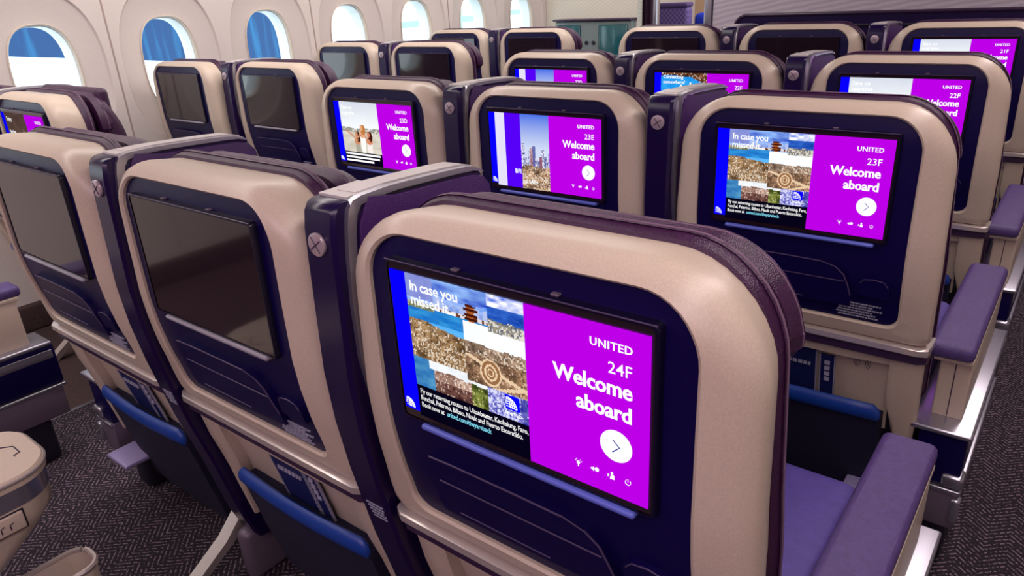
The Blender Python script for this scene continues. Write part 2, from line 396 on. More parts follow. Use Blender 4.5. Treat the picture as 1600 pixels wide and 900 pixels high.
def make_seat():
    t = thing('airplane_seat', 'x', 'seat', (0, 0, 0), 'cabin seats')
    # beige back shell, a rounded frame that wraps forward round the sides
    R = [(rrect(-.219, .219, -.297, .138, .066, .028), lambda z: yp(z)+.012), (rrect(-.2195, .2195, -.298, .1385, .066, .028), lambda z: yp(z)-.001),
         (rrect(-.2235, .2235, -.302, .1415, .068, .028), lambda z: yp(z)-.0045), (rrect(-.240, .240, -.312, .148, .083, .028), lambda z: yp(z)+.000),
         (rrect(-.258, .258, -.324, .155, .100, .028), lambda z: yp(z)*.55+ye(z)*.45-.003), (rrect(-.2685, .2685, -.333, .1595, .112, .026), lambda z: ye(z)-.003),
         (rrect(-.2735, .2735, -.337, .160, .118, .024), lambda z: ye(z)+.008), (rrect(-.270, .270, -.337, .158, .118, .024), lambda z: ye(z)+.028), (rrect(-.262, .262, -.336, .154, .113, .024), lambda z: ye(z)+.060),
         (rrect(-.250, .250, -.325, .142, .09, .02), lambda z: ye(z)+.064)]
    wts = (0, 0, .1, .4, .8, 1, 1, 1, 1, 1)
    kx = lambda z, a: 1+a*max(0, min(1, (.10-z)/.26))
    MB().loft([[(x*kx(z, .035*q), f(z), H+z) for x, z in r] for (r, f), q in zip(R, wts)]).build('back_shell', BEIGE, t)
    mb = MB(); fill(mb, rrect(-.2192, .2192, -.2972, .1382, .066, .028), lambda x, z, s: yp(z)+.004); pan = mb.build('back_panel', NAVY, t)
    # fold-down tray outline, cocktail tab, placard on the navy panel
    yq = lambda z: yp(z)+.001
    fl = [(-.150, -.166), (-.10, -.164), (.0, -.164), (.062, -.165), (.092, -.172), (.110, -.188), (.120, -.212), (.126, -.236)]
    def slab(poly, dy, th):     # a shallow raised plate that follows the panel
        return MB().loft([[(x, yq(z)+th, H+z) for x, z in poly], [(x, yq(z)+dy, H+z) for x, z in poly]], cap1=True)
    tr = slab(fl+[(.126, -.262), (0, -.268), (-.150, -.268), (-.158, -.25), (-.158, -.18)], -.007, .006).build('tray_flap', NAVY, t)
    MB().tube([(x, yq(z)-.0075, H+z) for x, z in fl], .0014, 6).build('flap_edge', LINE, tr)
    MB().tube([(x, yq(-.204)-.0075, H-.204) for x in (-.14, -.05, .05, .112)], .0011, 6).build('flap_ridge', LINE, tr)
    MB().tube([(x, yq(-.258)-.0080, H-.258) for x in (-.12, -.05, .03)], .0010, 6).build('flap_groove', LINE, tr)
    cp = rrect(.138, .200, -.232, -.190, .016, .006, 5, 3, 3)
    ck = slab(cp, -.006, .006).build('cocktail_tab', NAVY, t)
    MB().tube([(.142, yq(-.202)-.006, H-.202), (.15, yq(-.193)-.006, H-.1925), (.17, yq(-.19)-.006, H-.1895), (.188, yq(-.193)-.006, H-.1925), (.196, yq(-.2)-.006, H-.202)], .0011, 6).build('tab_edge', LINE, ck)
    mb = MB(); rnd = random.Random(4)
    for j in range(6):
        z = -.256-.0062*j; x0 = .098+.006*rnd.random(); x1 = .190-.022*rnd.random()*(1 if j else 1.5); y = yq(z)-.0005
        xx = x0
        while xx < x1:
            l = .003+.007*rnd.random(); mb.box(xx, min(xx+l, x1), y-.0006, y+.002, H+z-.0012, H+z+.0012); xx += l+.0015
    mb.build('placard_print', WHITEP, t)
    # screen
    T0 = .0040
    d = MB(); ring = rrect(-.1815, .1815, -.1085, .1085, .006, .006, 4, 3, 3); r2_ = rrect(-.1835, .1835, -.1105, .1105, .008, .008, 4, 3, 3)
    bz = MB().loft([[(x, .012, H+z) for x, z in r2_], [(x, .0005, H+z) for x, z in r2_], [(x, -.0040, H+z) for x, z in ring], [(x*.985, -.0040, H+z*.98) for x, z in ring]])
    sc_ = MB().loft([[(x*.988, DY+.0035, H+z*.985) for x, z in ring], [(x*.985, DY+.0015, H+z*.98) for x, z in ring]], cap1=True).build('screen', GLASS, t)
    bz.build('bezel', BEZEL, sc_)
    MB().tube([(-.181, -.0042, H+.1095), (.181, -.0042, H+.1095)], .0009, 5).build('bezel_edge', LINE, sc_)
    for x in (-.075, .062): MB().box(x-.005, x+.005, .002, .012, H+.1105, H+.1135, .0010).build('screen_latch', GREY, sc_)
    MB().box(-.1475, .1610, -.0090, .009, H-.1180, H-.1095, .004).build('usb_strip', USBG, t)
    # lip below the panel
    def lip(z0, z1, ex, out):
        q = MB(); sec = []
        for x in [-.283-ex, -.281-ex, -.265]+[-.2+.1*i for i in range(5)]+[.265, .281+ex, .283+ex]:
            e = 1 if abs(x) < .27 else .55 if abs(x) < .2815+ex else 0
            yy = ye((z0+z1)/2)-out+(1-e)*.022
            sec.append([(x, yy+.003, H+z0), (x, yy, H+z0+.003), (x, yy, H+z1-.003), (x, yy+.004, H+z1), (x, .115, H+z1), (x, .115, H+z0)])
        return q.loft(sec, cap0=True, cap1=True)
    lip(-.354, -.336, .002, .016).build('lip_trim', TRIM, t)
    lip(-.376, -.3545, .000, .011).build('lip_band', BAND, t)
    # lower shell with pocket recess: two legs that taper forward, top band, recessed beige back
    mb = MB()
    def sweep(zs, xa, xb, dy=0., th=.035):
        rr = []
        for k, z in enumerate(zs):
            a, b = xa(z), xb(z); y = ye(z)+dy
            rr.append([(a, y+.006, H+z), (a+(b-a)*.15, y, H+z), (a+(b-a)*.8, y, H+z), (b, y+.010, H+z), (b, y+th, H+z), (a, y+th, H+z)])
        mb.loft(rr, cap0=True, cap1=True)
    zs = [-.374, -.41, -.45, -.5, -.55, -.6, -.65, -.70]
    for s in (-1, 1):
        sweep(zs, lambda z: s*(.212+max(0, (-.50-z))*.22), lambda z: s*(.276-max(0, (-.55-z))*.06))
    sweep([-.374, -.39, -.402], lambda z: -.215, lambda z: .215)
    mb.loft([[(x, ye(z)+.028, H+z) for x in (-.214, -.1, 0, .1, .214)] for z in (-.38, -.45, -.52, -.6)], closed=False)
    ls = mb.build('lower_shell', BEIGE, t)
    mb = MB()        # contactless symbol
    for sgn in (-1, 1):
        for rr_ in (.007, .012, .017):
            mb.tube([(.155+sgn*rr_*math.cos(a), ye(-.415)+.0265-.0012, H-.422+rr_*math.sin(a)) for a in [math.radians(q) for q in (-45, -22, 0, 22, 45)]], .0010, 5)
    mb.build('contactless_mark', GREY, ls)
    # seat pocket with padded blue top edge
    mb = MB(); zs = [-.548, -.58, -.64, -.70, -.76, -.83]
    mb.loft([[(x*(1-max(0, -.70-z)*.5), ye(z)-.006-.012*math.cos(x/.205*1.45)*(1 if z > -.8 else .3), H+z) for x in (-.207, -.19, -.14, -.07, 0, .07, .14, .19, .207)]+[(x*(1-max(0, -.70-z)*.5), ye(z)+.030, H+z) for x in (.207, 0, -.207)] for z in zs], cap0=True, cap1=True)
    pk = mb.build('seat_pocket', POCKET, t)
    rr = []
    for x in [-.207, -.203, -.19, -.14, -.07, 0, .07, .14, .19, .203, .207]:
        e = .35 if abs(x) > .206 else .75 if abs(x) > .2 else 1
        yy = ye(-.545)-.010-.012*math.cos(x/.205*1.45); zc = -.538-(.006 if abs(x) > .2 else 0)
        rr.append([(x, yy+.014*e*math.cos(a)*.8+.004, H+zc+.021*e*math.sin(a)) for a in [k*2*math.pi/12 for k in range(12)]])
    MB().loft(rr, cap0=True, cap1=True).build('pocket_edge', BLUE, pk)
    # leather backrest, headrest with stitched edges
    def pad(x, z0, z1, rt_, y0, y1, bul, edge):
        R = [(rrect(-x+.03, x-.03, z0+.02, z1-.025, rt_*.8, .03), y0), (rrect(-x+.006, x-.006, z0+.004, z1-.005, rt_*.95, .04), y0+.004), (rrect(-x, x, z0, z1, rt_, .045), y0+.02),
             (rrect(-x, x, z0, z1, rt_, .045), y1-.028), (rrect(-x+.008, x-.008, z0+.006, z1-.007, rt_*.95, .04), y1-.010), (rrect(-x+.03, x-.03, z0+.03, z1-.028, rt_*.8, .035), y1)]
        mb = MB(); mb.loft([[(px*(1+edge*max(0, min(1, (.10-pz)/.26))), ye(pz)+yy, H+pz) for px, pz in r] for r, yy in R], cap0=True)
        last = R[-1]; fill(mb, [(px*(1+edge*max(0, min(1, (.10-pz)/.26))), pz) for px, pz in last[0]], lambda a, b, s: ye(b)+y1+bul*(1-s)); return mb
    bk = pad(.264, -.52, .164, .110, .055, .098, .006, .065).build('backrest', LEATHER, t)
    ring = rrect(-.263, .263, -.519, .1628, .109, .045)
    MB().tube([(x*kx(z, .065), ye(z)+.078, H+z) for x, z in ring], .0020, 6, closed=True).build('piping', STITCH, bk)
    hd = pad(.264, .01, .151, .11, .106, .165, .012, 0).build('headrest', LEATHER, t)
    ring = rrect(-.263, .263, .011, .150, .109, .045)
    MB().tube([(x, ye(z)+.132, H+z) for x, z in ring], .0018, 6, closed=True).build('piping', STITCH, hd)
    MB().box(-.262, .262, .21, .69, H-.60, H-.468, .04, 4).build('seat_cushion', CUSHION, t)
    MB().box(-.255, .255, .66, .72, H-.78, H-.50, .025).build('leg_rest', CUSHION, t)
    MB().box(-.268, .268, .20, .66, H-.70, H-.59, .02).build('seat_pan', DARK, t)
    for s in (1,):            # sloping floor strut
        mb = MB().loft([[(cx+dx, cy+dy, z) for dx, dy in ((-.019, -.02), (.019, -.02), (.019, .02), (-.019, .02))] for cx, cy, z in ((s*.262, .235, H-.69), (s*.240, .12, .12), (s*.215, -.03, 0))], cap0=True, cap1=True)
        l = mb.build('leg', TRIM, t)
        MB().box(s*.235+.030, s*.235+.080, .12, .34, 0.0, .15, .02).build('leg_shroud', GREY, l)
    for s in (-1, 1): MB().box(s*.235-.02, s*.235+.02, .48, .54, 0, H-.69, .008).build('leg', DARK, t)
    return t

def make_divider():
    t = thing('seat_divider', 'x', 'divider', (0, 0, 0), 'privacy dividers between seats')
    mb = MB(); rr = []
    zs = [-.80, -.78, -.72, -.65, -.565, -.5, -.425, -.335, -.275, -.185, -.1, -.01, .07, .115, .140, .150, .1535]
    for z in zs:
        e = {.1535: .55, .150: .25, .140: .08, -.80: .6, -.78: .2}.get(z, 0)
        y0 = ye(z)-.018+.022*e; y1 = ye(z)+.085; w0, w1 = -.037+.004*e, .028
        c = .006
        rr.append([(w0+c, y0, H+z), (w1-c, y0, H+z), (w1, y0+c, H+z), (w1, y1, H+z), (w0, y1, H+z), (w0, y0+c, H+z)])
    mb.loft(rr, cap0=True, cap1=True).build('post', NAVYP, t)
    MB().loft([[(-.034, .045, H+.1535), (.022, .045, H+.1535), (.022, .045, H+.157), (-.034, .045, H+.157)], [(-.034, .115, H+.152), (.022, .115, H+.152), (.022, .115, H+.158), (-.034, .115, H+.158)]], cap0=True, cap1=True).build('post_cap', WINGTOP, t)
    MB().disc((-.004, ye(.098)-.0175, H+.098), .0165, .006, bev=.0015).build('reading_lamp', LAMP, t)
    o = t.children[-1]
    mb = MB()
    for a in (35, 125):
        c, s = math.cos(math.radians(a))*.013, math.sin(math.radians(a))*.013
        mb.tube([(-.004-c, ye(.098)-.0240, H+.098-s), (-.004+c, ye(.098)-.0240, H+.098+s)], .0008, 5)
    mb.build('lamp_cross', BAND, o)
    mb = MB(); rnd = random.Random(9)
    for j in range(5):
        z = -.345-.007*j; xx = -.020+.004*j*.5
        while xx < .016:
            l = .002+.005*rnd.random(); mb.box(xx, xx+l, ye(z)-.0187, ye(z)-.016, H+z-.0012, H+z+.0012); xx += l+.0013
    mb.build('placard_print', WHITEP, t)
    # wing: the tall privacy panel reaching forward
    rear = [(.139, -.49), (.098, -.361), (.067, -.26), (.038, -.152), (.026, -.073), (.026, .01), (.031, .082), (.036, .120)]
    top = [(.041, .140), (.052, .151), (.070, .1545), (.13, .1560), (.2, .1535), (.27, .1505), (.315, .1475), (.342, .141), (.358, .125), (.364, .096)]
    front = [(.372, -.05), (.376, -.2), (.37, -.42)]
    sh = lambda P: [(.03+(y-.03)*.87 if y > .05 else y, z) for y, z in P]
    top = sh(top); front = sh(front)
    prof = rear+top+front+[(.30, -.49)]
    MB().prism([(y, H+z) for y, z in prof], 'x', -.020, .032, .004).build('wing_panel', NAVYP, t)
    ins = [(y+(.016 if i < 8 else .006), z-(.012 if i > 8 else 0)) for i, (y, z) in enumerate(rear+top[2:])]
    prof2 = ins+[(.318, -.05), (.320, -.2), (.312, -.42), (.29, -.47)]
    MB().prism([(y, H+z) for y, z in prof2], 'x', .031, .037, .002).build('wing_upholstery', WINGUP, t)
    rail = [p for p in rear+top[:8]]
    MB().loft([[(.024, y-.002, H+z+.001), (.024, y-.0045, H+z+.003), (.0355, y-.0045, H+z+.003), (.0365, y+.002, H+z-.001), (.0365, y+.008, H+z-.006), (.024, y+.008, H+z-.006)] for y, z in rail], cap0=True, cap1=True).build('wing_edge_trim', SILVER, t)
    MB().loft([[(-.019, y, H+z-.004), (-.019, y, H+z+.004), (.018, y, H+z+.004), (.018, y, H+z-.004)] for y, z in top[2:8]], cap0=True, cap1=True).build('wing_top_cap', WINGTOP, t)
    # armrest table between the seats
    MB().box(-.075, .07, .40, .70, H-.40, H-.37, .012).build('armrest', PADM, t)
    MB().box(-.048, .045, .20, .68, H-.70, H-.395, .012).build('console_body', BEIGE, t)
    MB().box(-.055, .05, .25, .55, 0, H-.69, .012).build('foot', DARK, t)
    return t

def make_console(s):
    """aisle-side armrest and its stepped base; s = +1 right of a seat, -1 left"""
    t = thing('aisle_armrest', 'x', 'armrest', (0, 0, 0), 'aisle armrests')
    def bx(x0, x1, *a, **k):
        return MB().box(min(s*x0, s*x1), max(s*x0, s*x1), *a, **k)
    bx(.272, .360, .125, .695, H-.388, H-.352, bev=.014, seg=4).build('armrest_pad', PADM, t)
    bx(.284, .360, .140, .680, H-.398, H-.384, bev=.003).build('pad_tray', BEIGE, t)
    pb = bx(.296, .358, .165, .672, H-.545, H-.396, bev=.004).build('armrest_post', BEIGE, t)
    bx(.326, .328, .1635, .168, H-.54, H-.40).build('post_seam', BAND, pb)
    bx(.262, .388, .100, .720, H-.556, H-.543, bev=.005).build('ledge', SILVER, t)
    bx(.285, .380, .112, .725, H-.690, H-.556, bev=.006).build('side_box', NAVY, t)
    bx(.379, .3835, .13, .715, H-.60, H-.572, bev=.002).build('side_rail', SILVER, t)
    bx(.345, .3885, .104, .150, H-.688, H-.655, bev=.008).build('clip', SILVER, t)
    bx(.300, .387, .106, .725, H-.703, H-.692, bev=.003).build('base_trim', SILVER, t)
    bx(.300, .384, .112, .715, H-.800, H-.703, bev=.006).build('base_box', GREY, t)
    bx(.372, .391, .102, .130, H-.775, H-.712, bev=.006).build('base_tip', SILVER, t)
    bx(.150, .262, .065, .165, H-.765, H-.752, bev=.004).build('base_plate', LILAC, t)
    bx(.285, .37, .16, .66, 0, H-.74, bev=.02).build('plinth', DARK, t)
    return t

# ------------------------------------------------------------------ pictures on the lit screens (painted point by point into a fine mesh)
def hsh(i, j, k=0):
    n = (i*374761393+j*668265263+k*2147483647+1013) & 0xffffffff; n = ((n ^ (n >> 13))*1274126177) & 0xffffffff
    return ((n ^ (n >> 16)) & 0xffff)/65535
def vn(x, y, k=0):
    i, j = math.floor(x), math.floor(y); a, b = x-i, y-j; a = a*a*(3-2*a); b = b*b*(3-2*b)
    return (hsh(i, j, k)*(1-a)+hsh(i+1, j, k)*a)*(1-b)+(hsh(i, j+1, k)*(1-a)+hsh(i+1, j+1, k)*a)*b
def fb(x, y, k=0): return .55*vn(x, y, k)+.3*vn(2*x, 2*y, k+1)+.15*vn(4*x, 4*y, k+2)
def mixc(a, b, t): t = max(0, min(1, t)); return tuple(p+(q-p)*t for p, q in zip(a, b))
S = lambda r, g, b: srgb(r, g, b)[:3]
def town(u, v, k, dark, mid, light, dens=.5):
    n = fb(u*60, v*34, k); f = hsh(int(u*170), int(v*95), k); g = fb(u*16, v*13, k+9)
    c = mixc(dark, mid, n*.9+(g-.45)*2.2+.2)
    dens *= max(.1, .3+(g-.3)*2.4)
    if f > 1-dens*.5*(.4+n): c = mixc(c, light, .65)
    elif f < .16: c = mixc(c, dark, .75)
    return c
def collage(u, v):
    # two tall tiles on top, two wide in the middle, two along the bottom
    if v > .765: return S(6, 2, 22)
    if v < .205 and u < .433 or (v < .29 and u < .325):
        hz = .19+.02*math.sin(u*40)
        if u < .20 and v < .15: return mixc(S(150, 160, 220), S(120, 130, 205), fb(u*20, v*14))
        if v < .085+.03*fb(u*14, 1): return mixc(S(20, 60, 190), S(150, 190, 250), fb(u*13, v*24, 3)*1.6-.35)
        px = (u-.362)/.05                                        # pagoda
        for k, (zc, wd) in enumerate(((.105, .3), (.135, .5), (.165, .42), (.195, .36))):
            if abs(v-zc) < .009 and abs(px) < wd+.12: return S(70, 20, 10)
            if abs(v-zc) < .018 and abs(px) < wd*.7: return S(170, 90, 40)
        if v < .175:
            tower = hsh(int(u*70), 7)
            if u > .2 and v > .15-.055*tower: return mixc(S(120, 150, 220), S(200, 210, 240), tower)
            return mixc(S(60, 130, 235), S(190, 210, 250), fb(u*16, v*30, 5))
        if u < .2 and v < .215: return town(u, v, 4, S(70, 90, 60), S(150, 150, 120), S(220, 210, 190))
        if v < .20 and u > .2: return S(225, 215, 215) if hsh(int(u*120), int(v*80)) > .35 else S(110, 60, 40)
        return mixc(S(0, 90, 190), S(60, 160, 220), fb(u*20, v*40, 8))
    if u >= .433 and v < .235:
        if v < .075: return mixc(S(20, 90, 225), S(255, 255, 255), fb(u*22, v*30, 11)*2.6-.7)
        if v < .14+.03*fb(u*25, 0, 12): return mixc(S(0, 40, 150), S(60, 120, 220), fb(u*30, v*50, 13))
        return town(u, v, 14, S(50, 70, 110), S(170, 160, 130), S(245, 240, 235), .8)
    if u < .325 and v < .56:
        rg = .25+.05*fb(u*16, 2, 20)+.06*(u-.08)/.25
        if v < rg: return mixc(S(10, 110, 220), S(90, 180, 245), (v-.2)*9)
        return town(u, v, 21, S(70, 45, 25), S(176, 140, 100), S(245, 232, 215), .75 if v > .40 else .45)
    if u >= .325 and v < .60:
        if v < .33+.02*fb(u*20, 3): return mixc(S(235, 242, 252), S(255, 255, 255), fb(u*10, v*10))
        if v < .42: return town(u, v, 23, S(80, 60, 50), S(180, 150, 125), S(240, 225, 210), .6)
        r = math.hypot((u-.43)*2.2, (v-.50)*1.1)
        if .045 < r < .06 or .085 < r < .098 or .02 < r < .03: return S(235, 205, 170)
        if r < .085: return S(150, 105, 70)
        if abs((v-.42)-(u-.33)*.55) < .012 or abs((v-.58)+(u-.5)*.5) < .012: return S(230, 200, 165)
        return town(u, v, 24, S(70, 50, 40), S(165, 125, 95), S(225, 195, 170), .3)
    if u < .41:
        if v < .60+.03*fb(u*20, 6) and u > .15: return mixc(S(215, 225, 235), S(255, 255, 255), fb(u*20, v*20, 30))
        if u < .17: return mixc(S(0, 90, 170), S(90, 160, 200), fb(u*25, v*30, 31))
        if u > .34: return town(u, v, 32, S(50, 60, 20), S(140, 150, 70), S(220, 210, 150), .3)
        if v < .68: return town(u, v, 33, S(120, 80, 70), S(205, 170, 150), S(250, 235, 225), .8)
        return town(u, v, 34, S(60, 30, 30), S(130, 90, 80), S(220, 190, 180), .3)
    if v < .595: return S(248, 248, 252)
    return town(u, v, 36, S(40, 40, 150), S(140, 140, 220), S(245, 245, 255), .7)
def beach(u, v):
    if v > .80: return S(8, 3, 26)
    sky = mixc(S(205, 212, 226), S(246, 248, 250), v*2.1+.2*fb(u*8, v*8))
    c = sky if v < .42 else mixc(S(232, 226, 214), S(190, 180, 160), fb(u*14, v*20, 41))
    if .40 < v < .47 and fb(u*30, v*30, 42) > .4: c = S(150, 150, 140)
    def el(cx, cy, a, b): return ((u-cx)/a)**2+((v-cy)/b)**2 < 1
    for cx, cy, sk, cl, hr in ((.27, .52, S(205, 140, 105), S(170, 165, 150), S(60, 30, 20)), (.345, .40, S(225, 170, 130), S(250, 246, 240), S(190, 120, 60)), (.43, .50, S(215, 130, 100), S(245, 235, 230), S(70, 25, 20))):
        if el(cx, cy+.22, .034, .20): c = cl
        if el(cx, cy+.10, .042, .06): c = sk
        if el(cx+.014, cy+.03, .030, .085): c = hr
        if el(cx-.006, cy, .018, .045): c = sk
    for (x0, y0, x1, y1) in ((.27, .60, .14, .46), (.345, .50, .27, .56), (.43, .60, .37, .52)):
        t = max(0, min(1, ((u-x0)*(x1-x0)+(v-y0)*(y1-y0))/((x1-x0)**2+(y1-y0)**2)))
        if math.hypot(u-x0-t*(x1-x0), (v-y0-t*(y1-y0))*.56) < .009: c = S(210, 140, 105)
    return c
def city(u, v):
    if u < .149: return S(224, 220, 242)
    if u < .30: return S(84, 0, 240)
    c = mixc(S(70, 110, 225), S(205, 215, 240), v*2.2)
    for k in range(13):
        x0 = .30+.021*k; hgt = .60-.30*hsh(k, 3)**1.5-(.12 if k == 3 else 0)
        if x0-.002 < u < x0+.019+.012*hsh(k, 8) and v > hgt:
            c = mixc(S(60, 70, 160), S(235, 235, 250), hsh(k, 5)) if hsh(int(u*260), int(v*60), 2) > .35 else S(90, 90, 150)
            if k in (4, 8): c = mixc(c, S(170, 90, 50), .6)
    if v > .66+.06*fb(u*30, 0): c = town(u, v, 52, S(60, 40, 40), S(190, 150, 110), S(250, 235, 225), .7)
    return c
def reef(u, v):
    c = mixc(S(0, 130, 225), S(60, 180, 245), fb(u*20, v*12, 61))
    if v < .02+.08*fb(u*9, 2, 60)+.9*max(0, u-.40): c = town(u, v, 62, S(40, 20, 10), S(130, 80, 50), S(235, 220, 210), .5)
    for cx, cy, a, b in ((.30, .34, .022, .13), (.40, .30, .018, .14), (.47, .42, .02, .12), (.2, .55, .03, .1)):
        if ((u-cx)/a)**2+((v-cy)/b)**2 < 1: c = S(240, 246, 250)
    if v > .8: c = S(8, 3, 26)
    return c
def dusk(u, v):
    c = mixc(S(66, 46, 44), S(96, 76, 66), fb(u*14, v*10, 71))
    for cx, cy, a, b in ((.47, .30, .020, .05), (.47, .52, .035, .20), (.44, .85, .014, .25), (.50, .85, .014, .25)):
        if ((u-cx)/a)**2+((v-cy)/b)**2 < 1: c = S(196, 176, 160) if cy > .4 else S(120, 90, 80)
    return c
PICS = {'collage': collage, 'beach': beach, 'city': city, 'reef': reef, 'dusk': dusk}
_pm = {}
def picture_mesh(kind, u0, u1, nx, ny):
    key = (kind, nx, ny)
    if key in _pm: return _pm[key]
    vs = []; fs = []; cols = []
    for j in range(ny+1):
        for i in range(nx+1):
            x, z = dpos(u0+(u1-u0)*i/nx, j/ny); vs.append((x, DY, z))
    for j in range(ny):
        for i in range(nx):
            a = j*(nx+1)+i; fs.append((a+nx+1, a+nx+2, a+1, a))
            cols += list(PICS[kind](u0+(u1-u0)*(i+.5)/nx, (j+.5)/ny)+(1,))*4
    me = bpy.data.meshes.new('picture'); me.from_pydata(vs, [], fs)
    at = me.color_attributes.new('pic', 'FLOAT_COLOR', 'CORNER'); at.data.foreach_set('color', cols)
    _pm[key] = me; return me
def quad(u0, u1, v0, v1, y):
    (a, b), (c, d) = dpos(u0, v1), dpos(u1, v0); return MB().raw([(a, y, b), (c, y, b), (c, y, d), (a, y, d)], [(0, 1, 2, 3)])
def emblem(mb, u0, v0, wd):
    """a globe of crossing grid lines cut off by the corner of its square"""
    x0, z0 = dpos(u0, v0)          # lower left corner
    y = DY-.0012; c = (x0+wd*.18, z0-wd*.02)
    def line(P):
        P = [p for p in P if x0-1e-6 <= p[0] <= x0+wd and z0-1e-6 <= p[1] <= z0+wd]
        if len(P) > 1: mb.tube([(a, y, b) for a, b in P], wd*.035, 4, .3)
    for q in (.25, .5, .75, 1.0): line([(c[0]+wd*.78*q*math.cos(a), c[1]+wd*.95*math.sin(a)) for a in [math.radians(k*9) for k in range(0, 21)]])
    for q in (.2, .4, .6, .8): line([(c[0]+wd*.78*math.sqrt(max(0, 1-q*q))*t, c[1]+wd*.95*q+wd*.10*(1-t*t)-wd*.05) for t in [k/10-.4 for k in range(0, 15)]])
def light_screen(seat, number, kind, big):
    scr = [c for c in seat.children if c.name.split('.')[0] == 'screen'][0]
    split = .576 if kind != 'city' else .557
    quad(.0, .060 if kind == 'city' else .075, 0, .975, DY-.0001).build('blue_strip', E_BLUE, scr, False, False)
    u0 = .060 if kind == 'city' else .075
    nx, ny = (170, 120) if big == 2 else (110, 80) if big == 1 else (60, 44)
    link('picture', picture_mesh(kind, u0, split, nx, ny), E_PIC, scr, False)
    quad(split, 1, 0, 1, DY-.0001).build('welcome_panel', E_PURPLE, scr, False, False)
    y = DY-.0008; mb = MB(); k = DH
    def T(s, u, v, size, **kw): x, z = dpos(u, v); put_text(mb, s, x, y, z, size*k, **kw)
    T('UNITED', .946, .128, .064, bold=.026, align='RIGHT', sx=1.02, space=1.08)
    T(number, .945, .258, .094, bold=.004, align='RIGHT', sx=1.02)
    T('Welcome', .946, .382, .130, bold=.034, align='RIGHT', sx=.94, space=.97)
    T('aboard', .946, .518, .130, bold=.034, align='RIGHT', sx=.94, space=.97)
    mb.build('welcome_text', E_WHITE, scr, False, False)
    cx, cz = dpos(.8935, .681); r = .0955*k
    ar = MB().raw([(cx+r*math.cos(a), y, cz+r*math.sin(a)) for a in [q*2*math.pi/40 for q in range(40)]], [list(range(40))]).build('arrow_button', E_WHITE, scr, False, False)
    mb = MB().tube([(cx-.0035, y-.0008, cz+.0075), (cx+.0045, y-.0008, cz), (cx-.0035, y-.0008, cz-.0075)], .0007, 4)
    mb.build('arrow_mark', E_NAVY, scr, False, False)
    # quick-setting icons: lamp, loudspeaker, passenger, power
    mb = MB(); ic = [dpos(u, .876) for u in (.762, .820, .877, .934)]; yy = y
    x, z = ic[0]
    mb.tube([(x, yy, z-.0042), (x, yy, z-.001)], .0011, 6, .4); mb.disc((x, yy, z+.0005), .0021, .0004, 12)
    for a in (20, 55, 125, 160): mb.tube([(x+.003*math.cos(math.radians(a)), yy, z+.0010+.003*math.sin(math.radians(a))), (x+.0046*math.cos(math.radians(a)), yy, z+.0010+.0046*math.sin(math.radians(a)))], .0005, 4, .4)
    x, z = ic[1]
    mb.prism([(x-.0045, z-.001), (x-.003, z-.001), (x-.0008, z-.003), (x-.0008, z+.003), (x-.003, z+.001), (x-.0045, z+.001)], 'y', yy-.0003, yy)
    mb.disc((x+.0028, yy, z+.0006), .0026, .0004, 14)
    x, z = ic[2]
    mb.disc((x+.0012, yy, z+.0034), .0016, .0004, 12); mb.prism([(x-.0012, z-.004), (x+.0040, z-.004), (x+.0040, z+.0006), (x+.0024, z+.0018), (x, z+.0018)], 'y', yy-.0003, yy)
    put_text(mb, 'z', x-.0048, yy, z-.0020, .0062, bold=.03)
    x, z = ic[3]
    mb.tube([(x+.0032*math.cos(math.radians(a)), yy, z-.0004+.0032*math.sin(math.radians(a))) for a in range(125, 416, 20)], .0006, 5, .4); mb.tube([(x, yy, z), (x, yy, z+.0036)], .0006, 5, .4)
    mb.build('quick_icons', E_WHITE, scr, False, False)
    mb = MB(); emblem(mb, .012, .965, .0155); mb.build('emblem', E_WHITE, scr, False, False)
    mb = MB()
    if kind == 'collage':
        T('In case you', .094, .105, .094, bold=.018, space=.93); T('missed it...', .094, .195, .094, bold=.018, space=.93)
        mb.build('headline_text', E_WHITE, scr, False, False); mb = MB()
        T('Fly our returning routes to Ulaanbaatar, Kaohsiung, Faro,', .090, .822, .050, bold=.010, sx=.80, space=.94)
        T('Funchal, Palermo, Bilbao, Nuuk and Puerto Escondido.', .090, .872, .050, bold=.010, sx=.80, space=.94)
        T('Book now at', .090, .922, .050, bold=.010, sx=.80, space=.94)
        mb.build('caption_text', E_WHITE, scr, False, False)
        mb = MB(); T('united.com/theyareback', .212, .922, .050, bold=.010, sx=.80, space=.94); mb.build('link_text', E_CYAN, scr, False, False)
        quad(.484, .543, .605, .70, DY-.0004).build('badge', E_BLUE, scr, False, False)
        mb = MB(); emblem(mb, .488, .695, .0165); x, z = dpos(.482, .735); put_text(mb, 'UNITED', x, y, z, .0060, bold=.02, sx=1.1); mb.build('badge_emblem', E_WHITE, scr, False, False)
    elif kind == 'beach':
        T('Save on', .10, .115, .085, bold=.012); T('upgrades', .10, .20, .085, bold=.012)
        for j, e in enumerate((.555, .54, .46)):
            mb2 = quad(.09, e, .835+.055*j-.018, .835+.055*j+.012, y); me = bpy.data.meshes.new('q'); mb2.bm.to_mesh(me); mb2.bm.free(); mb.mesh(me)
        mb.build('caption_text', E_WHITE, scr, False, False)
    elif kind == 'city':
        T('BFI', .295, .80, .085, bold=.02, align='RIGHT'); T('to IAH', .31, .925, .085, bold=.02)
        mb.build('caption_text', E_WHITE, scr, False, False)
    else:
        T('Connecting', .10, .10, .085, bold=.02); T('somewhere?', .10, .19, .085, bold=.02)
        if kind == 'dusk': mb.bm.free(); mb = MB(); T('Enjoy', .12, .14, .10, bold=.02); T('festive', .12, .36, .10, bold=.02); T('entertainment', .12, .56, .085, bold=.02)
        mb.build('caption_text', E_WHITE, scr, False, False)
